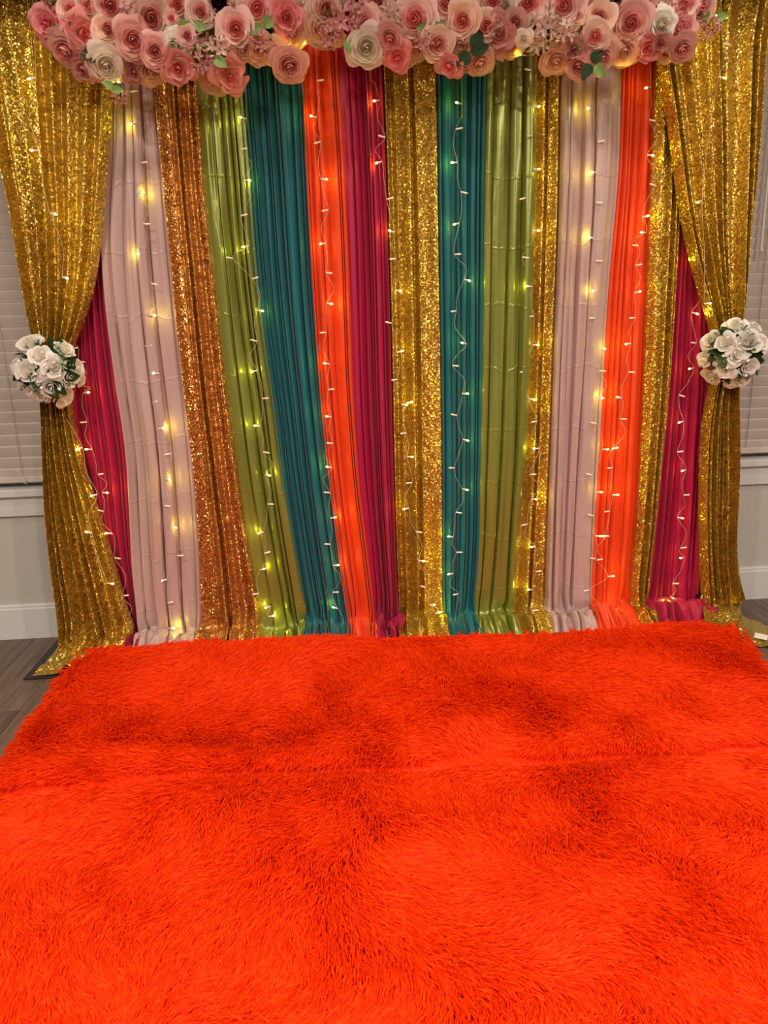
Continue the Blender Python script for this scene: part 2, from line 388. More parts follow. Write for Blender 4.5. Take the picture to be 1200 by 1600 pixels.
# ------------------------------------------------------------------ curtains
def edge_x(poly, Y, z):
    """world x of the traced edge at heights z (array), on the plane Y"""
    pts = [at(px, py, Y) for px, py in poly]
    zz = np.array([p.z for p in pts])[::-1]; xx = np.array([p.x for p in pts])[::-1]
    x = np.interp(z, zz, xx)
    return x
def smooth1(a, k=5):
    p = np.pad(a, (k, k), mode='edge'); ker = np.ones(2*k+1)/(2*k+1)
    return np.convolve(p, ker, 'valid')
def curtain(name, mat, Y, left, right, pleats, depth, seed, label, cat='curtain', group='curtains hanging side by side in the backdrop', style='soft', zb=.04, ztop=2.475, puddle=1.0, cols=None, rows=110, drift=.5, parent=None, lean=.35, ppt=None):
    r = np.random.default_rng(seed)
    cols = cols or int(pleats*26)
    zs = np.linspace(ztop, zb, rows)
    xl = smooth1(edge_x(left, Y, zs)); xr = smooth1(edge_x(right, Y, zs))
    u = np.linspace(0, 1, cols)
    # pleat borders with uneven widths, slowly drifting down the cloth
    wd = np.exp(r.normal(size=pleats)*(.6 if style == 'tight' else .4)).clip(.35, 3); wd /= wd.sum(); bor = np.concatenate([[0], np.cumsum(wd)])
    amp = r.uniform(.55, 1.2, pleats); fl = r.uniform(-1, 1, pleats); gg = np.exp(r.normal(size=pleats)*.35)
    X = np.zeros((rows, cols)); Yy = np.zeros((rows, cols)); Z = np.zeros((rows, cols))
    v = np.linspace(0, 1, rows)
    dr = [sum(r.uniform(-1, 1)*np.sin(v*f*np.pi+r.uniform(0, 6))/f for f in (1, 2, 3)) for _ in range(pleats+1)]
    for j in range(rows):
        bj = bor.copy()
        for k in range(1, pleats): bj[k] += drift*.3*dr[k][j]*min(wd[k-1], wd[k])
        k = np.clip(np.searchsorted(bj, u, side='right')-1, 0, pleats-1)
        s = np.clip((u-bj[k])/(bj[k+1]-bj[k]), 0, 1)
        if style == 'soft': prof = np.sin(np.pi*s)**.75
        elif style == 'tight': prof = np.sin(np.pi*s**gg[k])**.42
        elif style == 'flat': prof = np.clip(s/.13, 0, 1)**.5*np.clip((1-s)/.04, 0, 1)**.5*(.85-.4*fl[k]*(s-.5)+.12*np.sin(np.pi*s))
        else: prof = .5-.5*np.cos(2*np.pi*s)
        a = amp[k]*(1+.15*np.sin(6*v[j]+k*1.7))
        wj = xr[j]-xl[j]
        wloc = (bj[k+1]-bj[k])*wj
        flare = depth*(.75+.5*v[j])
        tiltf = lean*fl[k]*(s-.5)
        dy = -flare*a*(prof*(1+tiltf*1.2))
        X[j] = xl[j]+u*wj + .32*wloc*fl[k]*np.sin(np.pi*s)*np.sin(np.pi*np.clip(u*pleats, 0, 1)*.5)*np.clip((1-u)*pleats, 0, 1)
        Yy[j] = Y+dy+flare*.5
        Z[j] = zs[j]
    # fine secondary wrinkles
    Yy += depth*.10*vnoise(u[None, :]*pleats*2.3, v[:, None]*7, seed+3)
    low = np.clip((.22-Z)/.2, 0, 1)**2*min(1, puddle+.3)
    Z += low*.05*np.abs(vnoise(u[None, :]*pleats*.55, 0*Z, seed+12))*(Z < .3)
    X += low*.016*vnoise(u[None, :]*pleats*.8, Z*14, seed+8)
    Yy += low*.028*vnoise(u[None, :]*pleats*.9+5, Z*16, seed+9)
    # side hems fold back
    hem = np.exp(-u/.01)+np.exp(-(1-u)/.01); Yy += .012*hem[None, :]
    # crumpled foot on the floor
    if puddle:
        n = 16; t = np.linspace(0, 1, n)[1:, None]
        uu = u[None, :]*np.ones_like(t); wj = xr[-1]-xl[-1]
        c = vnoise(uu*pleats*.9, t*2.0, seed+5)
        c2 = vnoise(uu*pleats*1.9+4, t*3+3, seed+6)
        px_ = X[-1][None, :] + puddle*.014*(c+.5*c2)*np.sin(t*3)+ (uu-.5)*wj*.10*t*puddle
        rim = 2.588-.0265*(X[-1][None, :]+.99)      # where the rug begins
        fwd = Yy[-1].mean()-rim-(.004 if puddle > 1 else -.006)
        py_ = Yy[-1][None, :] - fwd*t + .012*c2*t
        py_ = np.maximum(py_, rim-.03)
        fo = (Yy[-1].mean()-Yy[-1])[None, :]
        pz_ = (Z[-1][None, :]-.012)*(1-t)**1.2*np.ones_like(uu)+np.clip(.02+fo, 0, .05)*(.4+.6*np.sin(np.pi*t))*t**.5 + puddle*.035*np.abs(c)*np.sin(np.pi*np.clip(t*1.05, 0, 1)) + .02*np.abs(c2)*np.sin(np.pi*t)+.012
        X = np.vstack([X, px_]); Yy = np.vstack([Yy, py_]); Z = np.vstack([Z, pz_])
    P = np.stack([X, Yy, Z], 2)
    if ppt is not None: P = ppt(P, u, rows)
    o = gridmesh(name, P, mat, parent)
    if label: tag(o, label, cat, group)
    return o
def sh(poly, d): return [(x+d, y) for x, y in poly]

# traced borders between neighbouring curtains, left to right
B0l = [(80, -200), (85, 100), (95, 650), (135, 860), (196, 1000)]
B1 = [(165, -200), (168, 165), (166, 260), (157, 350), (162, 450), (170, 520), (182, 610), (197, 700), (202, 800), (207, 900), (222, 1010)]
B2 = [(215, -200), (240, 150), (250, 250), (265, 400), (280, 560), (296, 700), (308, 850), (312, 990)]
B3 = [(295, -200), (313, 150), (324, 320), (340, 450), (355, 600), (376, 750), (394, 860), (416, 990)]
B4 = [(360, -200), (378, 120), (392, 260), (402, 400), (415, 520), (434, 640), (445, 740), (462, 850), (487, 990)]
B5 = [(455, -200), (474, 120), (480, 250), (487, 400), (500, 600), (512, 720), (528, 850), (547, 985)]
B6 = [(510, -200), (523, 90), (534, 250), (541, 400), (546, 600), (556, 750), (572, 880), (584, 985)]
B7 = [(585, -200), (597, 110), (603, 250), (610, 500), (614, 700), (618, 850), (624, 985)]
B8 = [(682, -200), (687, 110), (690, 300), (693, 500), (696, 700), (697, 985)]
B9 = [(768, -200), (765, 90), (760, 300), (757, 600), (752, 850), (740, 985)]
B10 = [(830, -200), (828, 90), (826, 300), (820, 500), (812, 700), (800, 850), (793, 985)]
B11 = [(885, -200), (880, 110), (877, 300), (870, 500), (862, 750), (853, 980)]
B12 = [(985, -200), (975, 110), (970, 280), (956, 420), (945, 600), (932, 800), (923, 985)]
B13 = [(1035, -200), (1030, 90), (1020, 300), (1010, 600), (1000, 800), (984, 975)]
B14 = [(1080, -200), (1075, 150), (1068, 330), (1060, 450), (1050, 600), (1040, 700), (1025, 850), (1010, 970)]
B15 = [(1125, -200), (1120, 300), (1116, 600), (1109, 800), (1099, 970)]
C = curtain
C('draped_curtain', M_magenta, CY+.012, B0l, sh(B1, 6), 9, .036, 11, 'magenta pleated curtain showing behind the left gold drape', style='tight', puddle=.55)
C('satin_curtain', M_mauve, CY, B1, sh(B2, 6), 6, .060, 12, 'dusty mauve satin curtain left of the copper gold sequin one', style='flat', lean=.6, puddle=.55)
C('sequin_curtain', M_copper, CY-.012, sh(B2, -2), B3, 6, .030, 13, 'copper gold sequin curtain between mauve and green on the left', style='wave', puddle=.55)
C('satin_curtain', M_green, CY+.01, sh(B3, -8), B4, 5, .060, 14, 'sage green satin curtain with wide folds left of the wide teal one', style='flat', lean=.6, puddle=.55)
C('draped_curtain', M_teal, CY+.005, sh(B4, -8), sh(B5, 3), 13, .036, 15, 'wide teal pleated curtain left of the narrow orange one', style='tight', puddle=.55)
C('draped_curtain', M_orange, CY, sh(B5, -3), sh(B6, 6), 7, .036, 16, 'narrow orange pleated curtain between teal and magenta', style='tight', puddle=.55)
C('draped_curtain', M_magenta, CY-.008, B6, B7, 8, .036, 17, 'magenta pleated curtain in the middle, right of the orange one', style='tight', puddle=1.5)
C('sequin_curtain', M_gold, CY-.002, sh(B7, -3), B8, 5, .034, 18, 'gold sequin curtain in the middle between magenta and teal', style='wave', puddle=.55)
C('draped_curtain', M_teal, CY+.008, sh(B8, -6), B9, 9, .036, 19, 'narrow teal pleated curtain right of the middle gold sequin one', style='tight', puddle=.55)
C('satin_curtain', M_green, CY+.006, sh(B9, -6), sh(B10, 8), 4, .060, 20, 'sage green satin curtain right of the narrow teal one', style='flat', lean=.5, puddle=.55)
C('sequin_curtain', M_gold_b, CY-.01, B10, B11, 4, .030, 21, 'narrow gold sequin curtain between green and mauve on the right', style='wave', puddle=.55)
C('satin_curtain', M_mauve, CY-.004, sh(B11, -4), B12, 6, .060, 22, 'dusty mauve satin curtain right of the narrow gold sequin one', style='flat', lean=.6, puddle=.55)
C('draped_curtain', M_orange, CY+.012, sh(B12, -8), sh(B13, 0), 8, .036, 23, 'orange pleated curtain on the right beside the mauve one', style='tight', puddle=1.15)
C('sequin_curtain', M_gold, CY-.024, sh(B13, -1), B14, 4, .030, 24, 'straight gold sequin curtain right of the right orange one', style='wave', puddle=.55)
C('draped_curtain', M_magenta, CY+.012, sh(B14, -8), B15, 9, .036, 25, 'magenta pleated curtain peeking from behind the right gold drape', style='tight', puddle=1.2)

# outer drapes, gathered at the flower balls
OL = [(-95, -200), (-60, -60), (-30, 100), (0, 265), (16, 330), (28, 410), (41, 480), (52, 525), (62, 560), (65, 600), (66, 640), (67, 700), (70, 800), (81, 900), (92, 975), (90, 1010)]
ORr = [(178, -200), (176, -60), (172, 150), (165, 250), (157, 350), (148, 430), (136, 480), (118, 525), (102, 560), (103, 600), (110, 650), (124, 720), (143, 775), (165, 850), (188, 930), (208, 1000)]
def flare_left(P, u, rows):
    # the foot spreads out over the base plate towards the camera
    n = P.shape[0]-rows
    a = onz(92, 992, .03); b_ = onz(50, 1056, .014); r0 = P[rows-1, -1].copy(); r1 = onz(128, 1050, .014)
    for j in range(n):
        t = (j+1)/n
        L = Vector(P[rows-1, 0])*(1-t)+Vector((b_.x, b_.y, .016))*t
        Rr = Vector(r0)*(1-t)+Vector((r1.x+.06, r1.y, .016))*t
        for k in range(P.shape[1]):
            q = L.lerp(Rr, u[k]); nz = P[rows+j, k, 2]
            wr = .028*abs(vnoise(u[k]*6+t*2, t*3.5, 77))*math.sin(math.pi*min(1, t*1.02+.02))
            fold = (1-t)**2
            P[rows+j, k] = (q.x, q.y*(1-fold)+(P[rows-1, k, 1]-.09*t)*fold, .06*(1-t)**2.2+.014+wr)
    # the curled bit of the hem
    for k in range(P.shape[1]):
        c = math.exp(-((u[k]-.52)/.10)**2); P[-1, k, 2] += .028*c; P[-2, k, 2] += .03*c; P[-1, k, 1] += .012*c
    return P
dl = C('sequin_drape', M_gold_b, OY, OL, ORr, 8, .046, 31, 'left outer gold sequin drape gathered at the flower ball', 'drape', None, style='wave', zb=.07, rows=150, cols=240, drift=.9, ppt=flare_left, lean=.5)
OL2 = [(1010, -200), (1018, -60), (1030, 80), (1042, 150), (1056, 250), (1067, 330), (1087, 420), (1105, 480), (1120, 525), (1126, 560), (1116, 595), (1102, 670), (1098, 780), (1100, 880), (1104, 960), (1108, 1000)]
OR2 = [(1245, -200), (1228, -60), (1202, 60), (1196, 150), (1188, 260), (1179, 340), (1171, 420), (1163, 490), (1156, 525), (1150, 560), (1151, 610), (1155, 680), (1156, 760), (1151, 850), (1154, 900), (1162, 940), (1172, 990)]
def flare_right(P, u, rows):
    n = P.shape[0]-rows
    b_ = onz(1165, 1022, .02); l_ = onz(1108, 1010, .02)
    for j in range(n):
        t = (j+1)/n
        L = Vector(P[rows-1, 0])*(1-t)+Vector((l_.x, l_.y, .016))*t
        Rr = Vector(P[rows-1, -1])*(1-t)+Vector((b_.x+.01, b_.y, .016))*t
        for k in range(P.shape[1]):
            q = L.lerp(Rr, u[k])
            wr = .034*abs(vnoise(u[k]*5+t*2, t*3.5, 78))*math.sin(math.pi*min(1, t*1.02+.02))
            P[rows+j, k] = (q.x, q.y, .06*(1-t)**1.5+.014+wr)
    return P
dr_ = C('sequin_drape', M_gold_b, OY, OL2, OR2, 9, .046, 41, 'right outer gold sequin drape gathered at the flower ball', 'drape', None, style='wave', zb=.07, rows=150, cols=220, drift=.9, ppt=flare_right, lean=.5)
# loose tail of the right drape lying on the floor, with its sewn tag
c0, c1, c2_, c3 = onz(1150, 955, .02), onz(1215, 982, .012), onz(1150, 1000, .02), onz(1215, 1012, .012)
G = np.zeros((8, 26, 3))
for i in range(8):
    for j in range(26):
        a = c0.lerp(c1, j/25); b_ = c2_.lerp(c3, j/25); q = a.lerp(b_, i/7)
        G[i, j] = (q.x, q.y, .010+.007*math.sin(i/7*math.pi)+.004*math.sin(j*.6+i*.3))
gridmesh('cloth_tail', G, M_gold_b, dr_)
q0, q1, q2, q3 = onz(1180, 989, .02), onz(1200, 993.5, .02), onz(1178, 996.5, .02), onz(1199, 1001, .02)
V = [(p.x, p.y, zz) for zz in (.021, .0225) for p in (q0, q1, q3, q2)]
tg = mesh('care_tag', V, [(3, 2, 1, 0), (4, 5, 6, 7), (0, 1, 5, 4), (1, 2, 6, 5), (2, 3, 7, 6), (3, 0, 4, 7)], M_tag, dr_, smooth=False); tg['label'] = 'small white sewn tag'

# ------------------------------------------------------------------ flowers
def patch(V, F, fn, ns=6, nw=6):
    b0 = len(V)
    for i in range(ns+1):
        for j in range(nw+1):
            V.append(fn(i/ns, 2*j/nw-1))
    for i in range(ns):
        for j in range(nw):
            a = b0+i*(nw+1)+j; F.append((a, a+1, a+nw+2, a+nw+1))
def rose_parts(seed, n=17, heart=6, ruffle=.05, flare=.28, tall=.75, curlk=.16):
    """outer petals and heart of a unit rose, axis +Z"""
    r = random.Random(seed)
    out = ([], []), ([], [])
    for k in range(n):
        t = k/(n-1)
        V, F = out[1] if k < heart else out[0]
        az = k*2.39996+r.uniform(-.2, .2)
        R = .12+.88*t**.9; H = tall*(1-.52*t**1.6); ph = 1.45-.65*t
        rf = ruffle*(.4+t); p1 = r.uniform(0, 6); curl = curlk*t*r.uniform(.7, 1.4); sk = r.uniform(-.15, .15)
        def fn(s, w_, R=R, H=H, ph=ph, az=az, rf=rf, p1=p1, curl=curl, t=t, sk=sk):
            se = s*(1-.22*w_*w_+.06*math.cos(3*w_+p1)*t)
            a = az+ph*w_*(.35+.65*math.sqrt(max(se, 0)))+sk*se
            rho = R*(.18+.82*se**.7)*(1-.06*(1-t)*w_)+rf*math.sin(5*w_+p1)*se*se*.6
            cu = max(0, se-.72)/.28
            rho *= 1-.62*(1-t)**2.2*se*se
            rho += curl*cu*cu*1.3*(.3+.7*abs(w_))
            h = H*(se**1.25)-curl*.9*cu*cu+rf*math.sin(4*w_+p1*1.7)*se*.5
            h -= flare*t*t*se*.6
            return (rho*math.cos(a), rho*math.sin(a), h)
        patch(V, F, fn, 7, 8)
    return out
def blossom_parts(seed, n=5):
    """cluster of small five-petalled blossoms in a dome; second mesh = dark stamens"""
    r = random.Random(seed); V, F, V2, F2 = [], [], [], []
    for c in range(n):
        if c == 0: d = Vector((0, 0, 1))
        else:
            a = 2*math.pi*c/(n-1)+r.uniform(-.2, .2); d = Vector((math.cos(a)*.85, math.sin(a)*.85, .62)).normalized()
        q = d.to_track_quat('Z', 'Y').to_matrix(); o = Vector((d.x*.58, d.y*.58, d.z*.45-.05)); sz = r.uniform(.42, .55); rot = r.uniform(0, 6)
        for p in range(5):
            az = rot+p*2*math.pi/5; pp = r.uniform(0, 6); lift = r.uniform(.25, .6)
            def fn(s, w_):
                wd_ = .62*math.sin(math.pi*min(1, s*.8+.12)**.8)
                a = az+w_*wd_*1.0
                rad = sz*s*(1-.18*w_*w_+.06*math.cos(6*w_+pp))
                h = sz*(lift*s*s+.14*w_*w_*s+.07*math.sin(5*w_+pp)*s)
                v = q @ Vector((rad*math.cos(a), rad*math.sin(a), h)); return tuple(v+o)
            patch(V, F, fn, 4, 6)
        for p in range(5):
            a = p*1.256+rot; e = q @ Vector((math.cos(a)*.07, math.sin(a)*.07, .24)) + o
            tv, tf = tube([o, (o+e)/2+Vector((0, 0, .01)), e], [.012, .01, .022], 4)
            b0 = len(V2); V2 += [tuple(x) for x in tv]; F2 += [tuple(i+b0 for i in f) for f in tf]
    return (V, F), (V2, F2)
def leaf_data(name, mat, wid=.36, fold=.25, lobes=0):
    V, F = [], []
    def fn(s, w_):
        wd_ = wid*math.sin(math.pi*min(1, s**.8))**.8*(1+.06*math.sin(s*30))
        return (w_*wd_, s, fold*abs(w_)*wd_ - .35*s*s + .02*math.sin(9*s))
    patch(V, F, fn, 9, 4)
    me = bpy.data.meshes.new(name); me.from_pydata(V, [], F); me.materials.append(mat)
    me.polygons.foreach_set('use_smooth', [True]*len(me.polygons)); return me
def mk(name, vf, mat):
    me = bpy.data.meshes.new(name); me.from_pydata(vf[0], [], vf[1]); me.materials.append(mat)
    me.polygons.foreach_set('use_smooth', [True]*len(me.polygons)); me.update(); return me
PET = {  # outer, heart colours
    'R': ((246, 212, 202), (242, 170, 168)), 'A': ((246, 218, 198), (240, 176, 168)), 'P': ((244, 160, 162), (238, 126, 136)),
    'D': ((206, 146, 138), (186, 114, 112)), 'W': ((240, 232, 218), (240, 228, 208)), 'B': ((246, 240, 230), (244, 236, 216)),
    'C': ((244, 214, 188), (234, 190, 164)), 'K': ((236, 188, 182), (52, 18, 28)), 'N': ((240, 194, 184), (232, 166, 162)),
    'H': ((220, 162, 164), (110, 60, 60)), 'J': ((238, 210, 196), (170, 130, 90)), 'Q': ((238, 164, 154), (228, 132, 128)), 'F': ((242, 237, 230), (242, 234, 220))}
FM = {}
def flower_mesh(kind, var):
    key = (kind, var)
    if key not in FM:
        o_, h_ = PET[kind]
        mo = bpy.data.materials.get('petal_'+kind) or petal('petal_'+kind, o_, .32 if kind != 'C' else .45)
        mh = bpy.data.materials.get('heart_'+kind) or petal('heart_'+kind, h_, .42)
        if kind in 'HJ': a, b_ = blossom_parts(var*7+1)
        elif kind == 'B': a, b_ = rose_parts(var*5+2, 34, 12, .09, .9, .95, .1)
        elif kind in 'DQ': a, b_ = rose_parts(var*5+3, 13, 5, .09, .25, .8, .22)
        elif kind == 'F': a, b_ = rose_parts(var*5+4, 12, 4, .04, .2, .95, .20)
        elif kind == 'P': a, b_ = rose_parts(var*5+5, 16, 5, .11, .35, .75, .2)
        else: a, b_ = rose_parts(var*5+6, 25, 11, .035, .3, .72, .13)
        FM[key] = (mk('outer_petals', a, mo), mk('heart', b_, mh))
    return FM[key]
NAMES = {'H': 'blossom_cluster', 'J': 'blossom_cluster', 'B': 'peony'}
KLAB = {'W': 'white rose', 'B': 'ruffled white peony', 'D': 'dark dusty rose', 'K': 'blush rose with a near black heart', 'P': 'bright pink rose', 'Q': 'coral pink rose',
        'H': 'dusty pink blossom cluster', 'J': 'cream blossom cluster', 'C': 'peach rose', 'A': 'peach rose with pink heart', 'R': 'pale pink rose', 'N': 'dusty pink rose'}
def put_flower(kind, pos, rad, nrm, parent, pbase, var=None, label=True):
    var = random.randrange(3) if var is None else var
    a, b_ = flower_mesh(kind, var)
    nm = NAMES.get(kind, 'rose')
    o = link(nm, a, parent); h = link('stamens' if kind in 'HJ' else 'rose_heart', b_, o)
    if kind in 'HJ': h['kind'] = 'stuff'
    n = Vector(nrm).normalized(); q = n.to_track_quat('Z', 'Y')
    q = q @ Matrix.Rotation(random.uniform(0, 6.28), 3, 'Z').to_quaternion()
    o.rotation_mode = 'QUATERNION'; o.rotation_quaternion = q
    s = rad*random.uniform(.96, 1.04)
    o.location = Vector(pos)-Vector(pbase)-n*rad*.35; o.scale = (s, s, s*.9)
    if label and kind in KLAB: o['label'] = KLAB[kind]
    return o
def put_leaf(me, pos, dirv, nrm, ln, parent, pbase, name='leaf'):
    o = link(name, me, parent); y = Vector(dirv).normalized(); z = Vector(nrm); z = (z-y*z.dot(y)).normalized(); x = y.cross(z)
    o.rotation_mode = 'QUATERNION'; o.rotation_quaternion = Matrix(((x.x, y.x, z.x), (x.y, y.y, z.y), (x.z, y.z, z.z))).to_quaternion()
    o.location = Vector(pos)-Vector(pbase); o.scale = (ln, ln, ln); return o

# garland
GP = Vector((.25, 2.5, 2.35))
gar = empty('flower_garland', GP); tag(gar, 'long garland of pink, blush and white artificial flowers across the backdrop top', 'garland')
# backing log the stems are stuck into
V, F = tube(spline([(-1.05-.25, .02, -.03), (-.4-.25, .0, .0), (.3-.25, .0, .03), (1.0-.25, .0, .0), (1.4-.25, .02, -.03)], 8), .10, 14)
mesh('greenery_backing', V, F, M_leaf, gar)
GF = [('P', 72, 38, 25, -.7, -.1), ('D', 85, 8, 22, -.2, .2), ('N', 100, 80, 27, -.5, -.9), ('R', 110, 14, 18, .2, .3), ('A', 140, 8, 23, 0, .1), ('R', 172, 8, 28, .1, 0), ('H', 207, 18, 20, .3, -.4),
      ('Q', 130, 52, 26, .5, -.2), ('A', 168, 45, 20, 0, 0), ('N', 208, 62, 28, .1, -.1), ('W', 166, 103, 27, .0, -.5), ('D', 130, 108, 22, -.5, -.7), ('D', 209, 112, 19, 0, -.7),
      ('A', 236, 28, 33, .1, 0), ('N', 242, 80, 23, 0, -.2), ('C', 236, 112, 25, 0, -.9), ('H', 186, 156, 15, .2, -1.2),
      ('A', 277, 6, 22, 0, 0), ('R', 268, 28, 11, 0, 0), ('A', 313, 18, 21, 0, 0), ('K', 343, 5, 26, 0, .1), ('R', 368, 45, 27, 0, 0), ('R', 401, 13, 26, 0, 0), ('B', 273, 70, 21, -.1, -.1),
      ('R', 292, 56, 14, 0, 0), ('H', 312, 66, 19, 0, 0), ('J', 343, 76, 19, 0, -.1), ('Q', 278, 107, 25, 0, -.3), ('H', 316, 100, 18, 0, -.5), ('Q', 359, 118, 26, .3, -.3), ('C', 332, 125, 24, -.2, -.9),
      ('C', 405, 75, 24, 0, -.6), ('H', 411, 66, 18, 0, -.2), ('C', 378, 78, 22, 0, -.8), ('P', 448, 28, 26, 0, -.1), ('C', 478, 10, 22, 0, 0), ('R', 490, 2, 16, 0, 0), ('A', 510, 14, 26, 0, 0),
      ('C', 455, 55, 25, 0, -.9), ('C', 430, 85, 22, 0, -1), ('N', 452, 104, 27, .2, -1.1), ('H', 533, 33, 24, 0, -.1), ('C', 503, 45, 26, 0, -.7), ('H', 513, 60, 18, -.4, -.5), ('C', 520, 58, 20, 0, -1),
      ('N', 572, 38, 26, .1, 0), ('H', 550, 6, 22, 0, 0), ('R', 590, 0, 24, 0, 0), ('W', 572, 75, 30, 0, -.25), ('J', 608, 25, 22, 0, -.1), ('R', 648, 28, 31, 0, 0), ('R', 700, 3, 27, 0, 0),
      ('A', 722, 32, 25, 0, 0), ('A', 760, 40, 21, 0, 0), ('N', 608, 62, 21, -.1, -.7), ('P', 620, 92, 22, -.2, -.9), ('C', 643, 78, 25, 0, -.8), ('A', 685, 70, 24, .3, -.5), ('H', 662, 66, 18, -.2, -.2),
      ('C', 718, 66, 25, 0, -.9), ('C', 750, 100, 23, .4, -1), ('Q', 700, 104, 20, -.4, -.9), ('H', 722, 104, 15, .2, -.8), ('D', 779, 52, 25, 0, -.3), ('R', 770, 0, 23, 0, 0), ('B', 788, 6, 18, 0, 0), ('R', 826, 3, 27, 0, 0),
      ('R', 882, 8, 28, 0, 0), ('N', 805, 35, 18, 0, -.2), ('J', 848, 42, 25, -.1, 0), ('J', 880, 52, 20, .1, -.1), ('J', 838, 68, 20, 0, -.5), ('W', 818, 62, 13, -.2, -.6), ('C', 868, 97, 24, 0, -1),
      ('A', 903, 25, 12, 0, 0), ('A', 936, 27, 25, 0, 0), ('A', 925, 0, 22, 0, 0), ('A', 930, 57, 21, 0, -.2), ('D', 897, 78, 18, 0, -.3), ('N', 903, 105, 20, 0, -.9), ('N', 940, 92, 22, .2, -.8), ('C', 798, 72, 19, 0, -.9),
      ('K', 963, 0, 20, 0, 0), ('N', 966, 22, 20, 0, 0), ('N', 986, 36, 29, 0, -.1), ('B', 1036, 37, 22, .2, 0), ('N', 1005, 2, 22, 0, 0), ('J', 1040, 2, 20, 0, 0), ('R', 1070, 8, 24, .2, 0), ('N', 1096, 12, 24, .6, 0),
      ('N', 1066, 42, 26, .3, -.1), ('P', 1012, 76, 21, 0, -.5), ('D', 1032, 68, 14, 0, -.3), ('C', 975, 80, 26, 0, -.9), ('N', 1066, 78, 21, .3, -.7), ('C', 1042, 84, 16, 0, -1), ('C', 950, 78, 22, 0, -.9), ('H', 1112, 46, 17, .5, -.8)]
for kind, px, py, rp, tx, tz in GF:
    Y = 2.475-.05*math.cos((py-40)/80*1.3)+random.uniform(-.012, .012)+(.03 if kind == 'C' else 0)+(max(0, py-100)*.0006)
    p = at(px, py, Y); d = (p-CAM).length*(FW.dot((p-CAM).normalized()))
    rad = rp*d/FPX*1.22
    n = (CAM-p).normalized()*1.0+Vector((tx, 0, tz*.75))+Vector((random.uniform(-.18, .18), 0, random.uniform(-.15, .15)))
    put_flower(kind, p, rad, n, gar, GP)
# rows just above the frame that shade what is below
for row, py in enumerate((-38, -78, -118)):
    x = 80+row*18
    while x < 1110:
        p = at(x, py+random.uniform(-6, 6), 2.44+row*.05)
        put_flower(random.choice('RANCRAWD'), p, random.uniform(.050, .062), (CAM-p).normalized()+Vector((random.uniform(-.2, .2), 0, .2+.5*row)), gar, GP)
        x += random.uniform(42, 52)
LF2 = leaf_data('leaf', M_leaf2); LFD = leaf_data('leaf', M_leaf)
for px, py, dx, dz, ln in ((107, 12, -.6, .1, 20), (112, 15, .3, .8, 18), (98, 58, -.5, .4, 16), (300, 40, -.8, -.3, 18), (300, 38, .8, -.3, 17), (300, 34, 0, .9, 16), (412, 42, .7, .5, 18), (410, 44, -.6, -.2, 18),
                           (335, 92, .6, -.4, 17), (528, 10, -.5, -.4, 17), (532, 8, .5, .8, 18), (178, 138, -.5, .3, 13), (176, 140, .6, -.1, 13), (735, 82, .8, .2, 22), (735, 86, -.7, -.4, 22), (740, 78, .3, .8, 22),
                           (925, 98, .5, .8, 20), (922, 100, -.5, -.8, 20), (930, 100, .5, -.8, 18), (1107, 28, -.7, .3, 14), (1118, 30, .7, .2, 14), (905, 60, -.2, -.9, 17), (672, 48, -.8, .1, 18), (672, 50, .7, .3, 18), (130, 78, .4, -.4, 20), (540, 62, .3, -.8, 14)):
    p = at(px, py, 2.44)
    put_leaf(LF2 if ln < 19 or py < 60 else LFD, p, (dx, -.35, dz), (CAM-p)+Vector((0, 0, .5)), ln*.0026, gar, GP)
for a, b_ in (((170, 128), (185, 150)), ((632, 60), (625, 80)), ((452, 78), (440, 92)), ((1085, 20), (1108, 42)), ((745, 80), (712, 92)), ((187, 130), (188, 152))):
    p, q = at(*a, 2.47), at(*b_, 2.45); V, F = tube([p-GP, (p+q)/2-GP+Vector((.004, -.006, 0)), q-GP], .0016, 5); mesh('stem', V, F, M_leaf, gar)

# flower balls that hide the tie-backs
SPV = []
def sprig_data():
    r = random.Random(4); V, F = [], []
    for k in range(13):
        az = k*2.4; s0 = k/13
        def fn(s, w_):
            wd_ = .10*math.sin(math.pi*min(1, s*.95+.03)); L = .42*s
            x, z = math.cos(az)*L*.9, math.sin(az)*L*.5
            return (x+w_*wd_*-math.sin(az), s0*.85+L*.55, z+w_*wd_*math.cos(az))
        patch(V, F, fn, 3, 2)
    tv, tf = tube([(0, 0, 0), (0, .5, .02), (0, 1, 0)], [.02, .015, .008], 5); b0 = len(V)
    V += [tuple(v) for v in tv]; F += [tuple(i+b0 for i in f) for f in tf]
    me = bpy.data.meshes.new('sprig'); me.from_pydata(V, [], F); me.materials.append(plain('sprig_green', (70, 110, 62), .5)); return me
SPR = sprig_data()
BL = [(47, 538, 19), (64, 556, 17), (83, 575, 18), (43, 580, 18), (101, 547, 16), (109, 589, 16), (80, 604, 18), (68, 618, 14), (99, 624, 16), (121, 575, 13), (27, 572, 12), (50, 613, 11), (126, 597, 10), (33, 600, 10)]
BR = [(1150, 509, 16), (1111, 533, 16), (1134, 537, 15), (1168, 535, 20), (1150, 556, 14), (1101, 561, 14), (1131, 576, 15), (1113, 589, 15), (1168, 573, 15), (1160, 593, 14), (1188, 536, 14), (1177, 512, 14), (1142, 599, 12)]
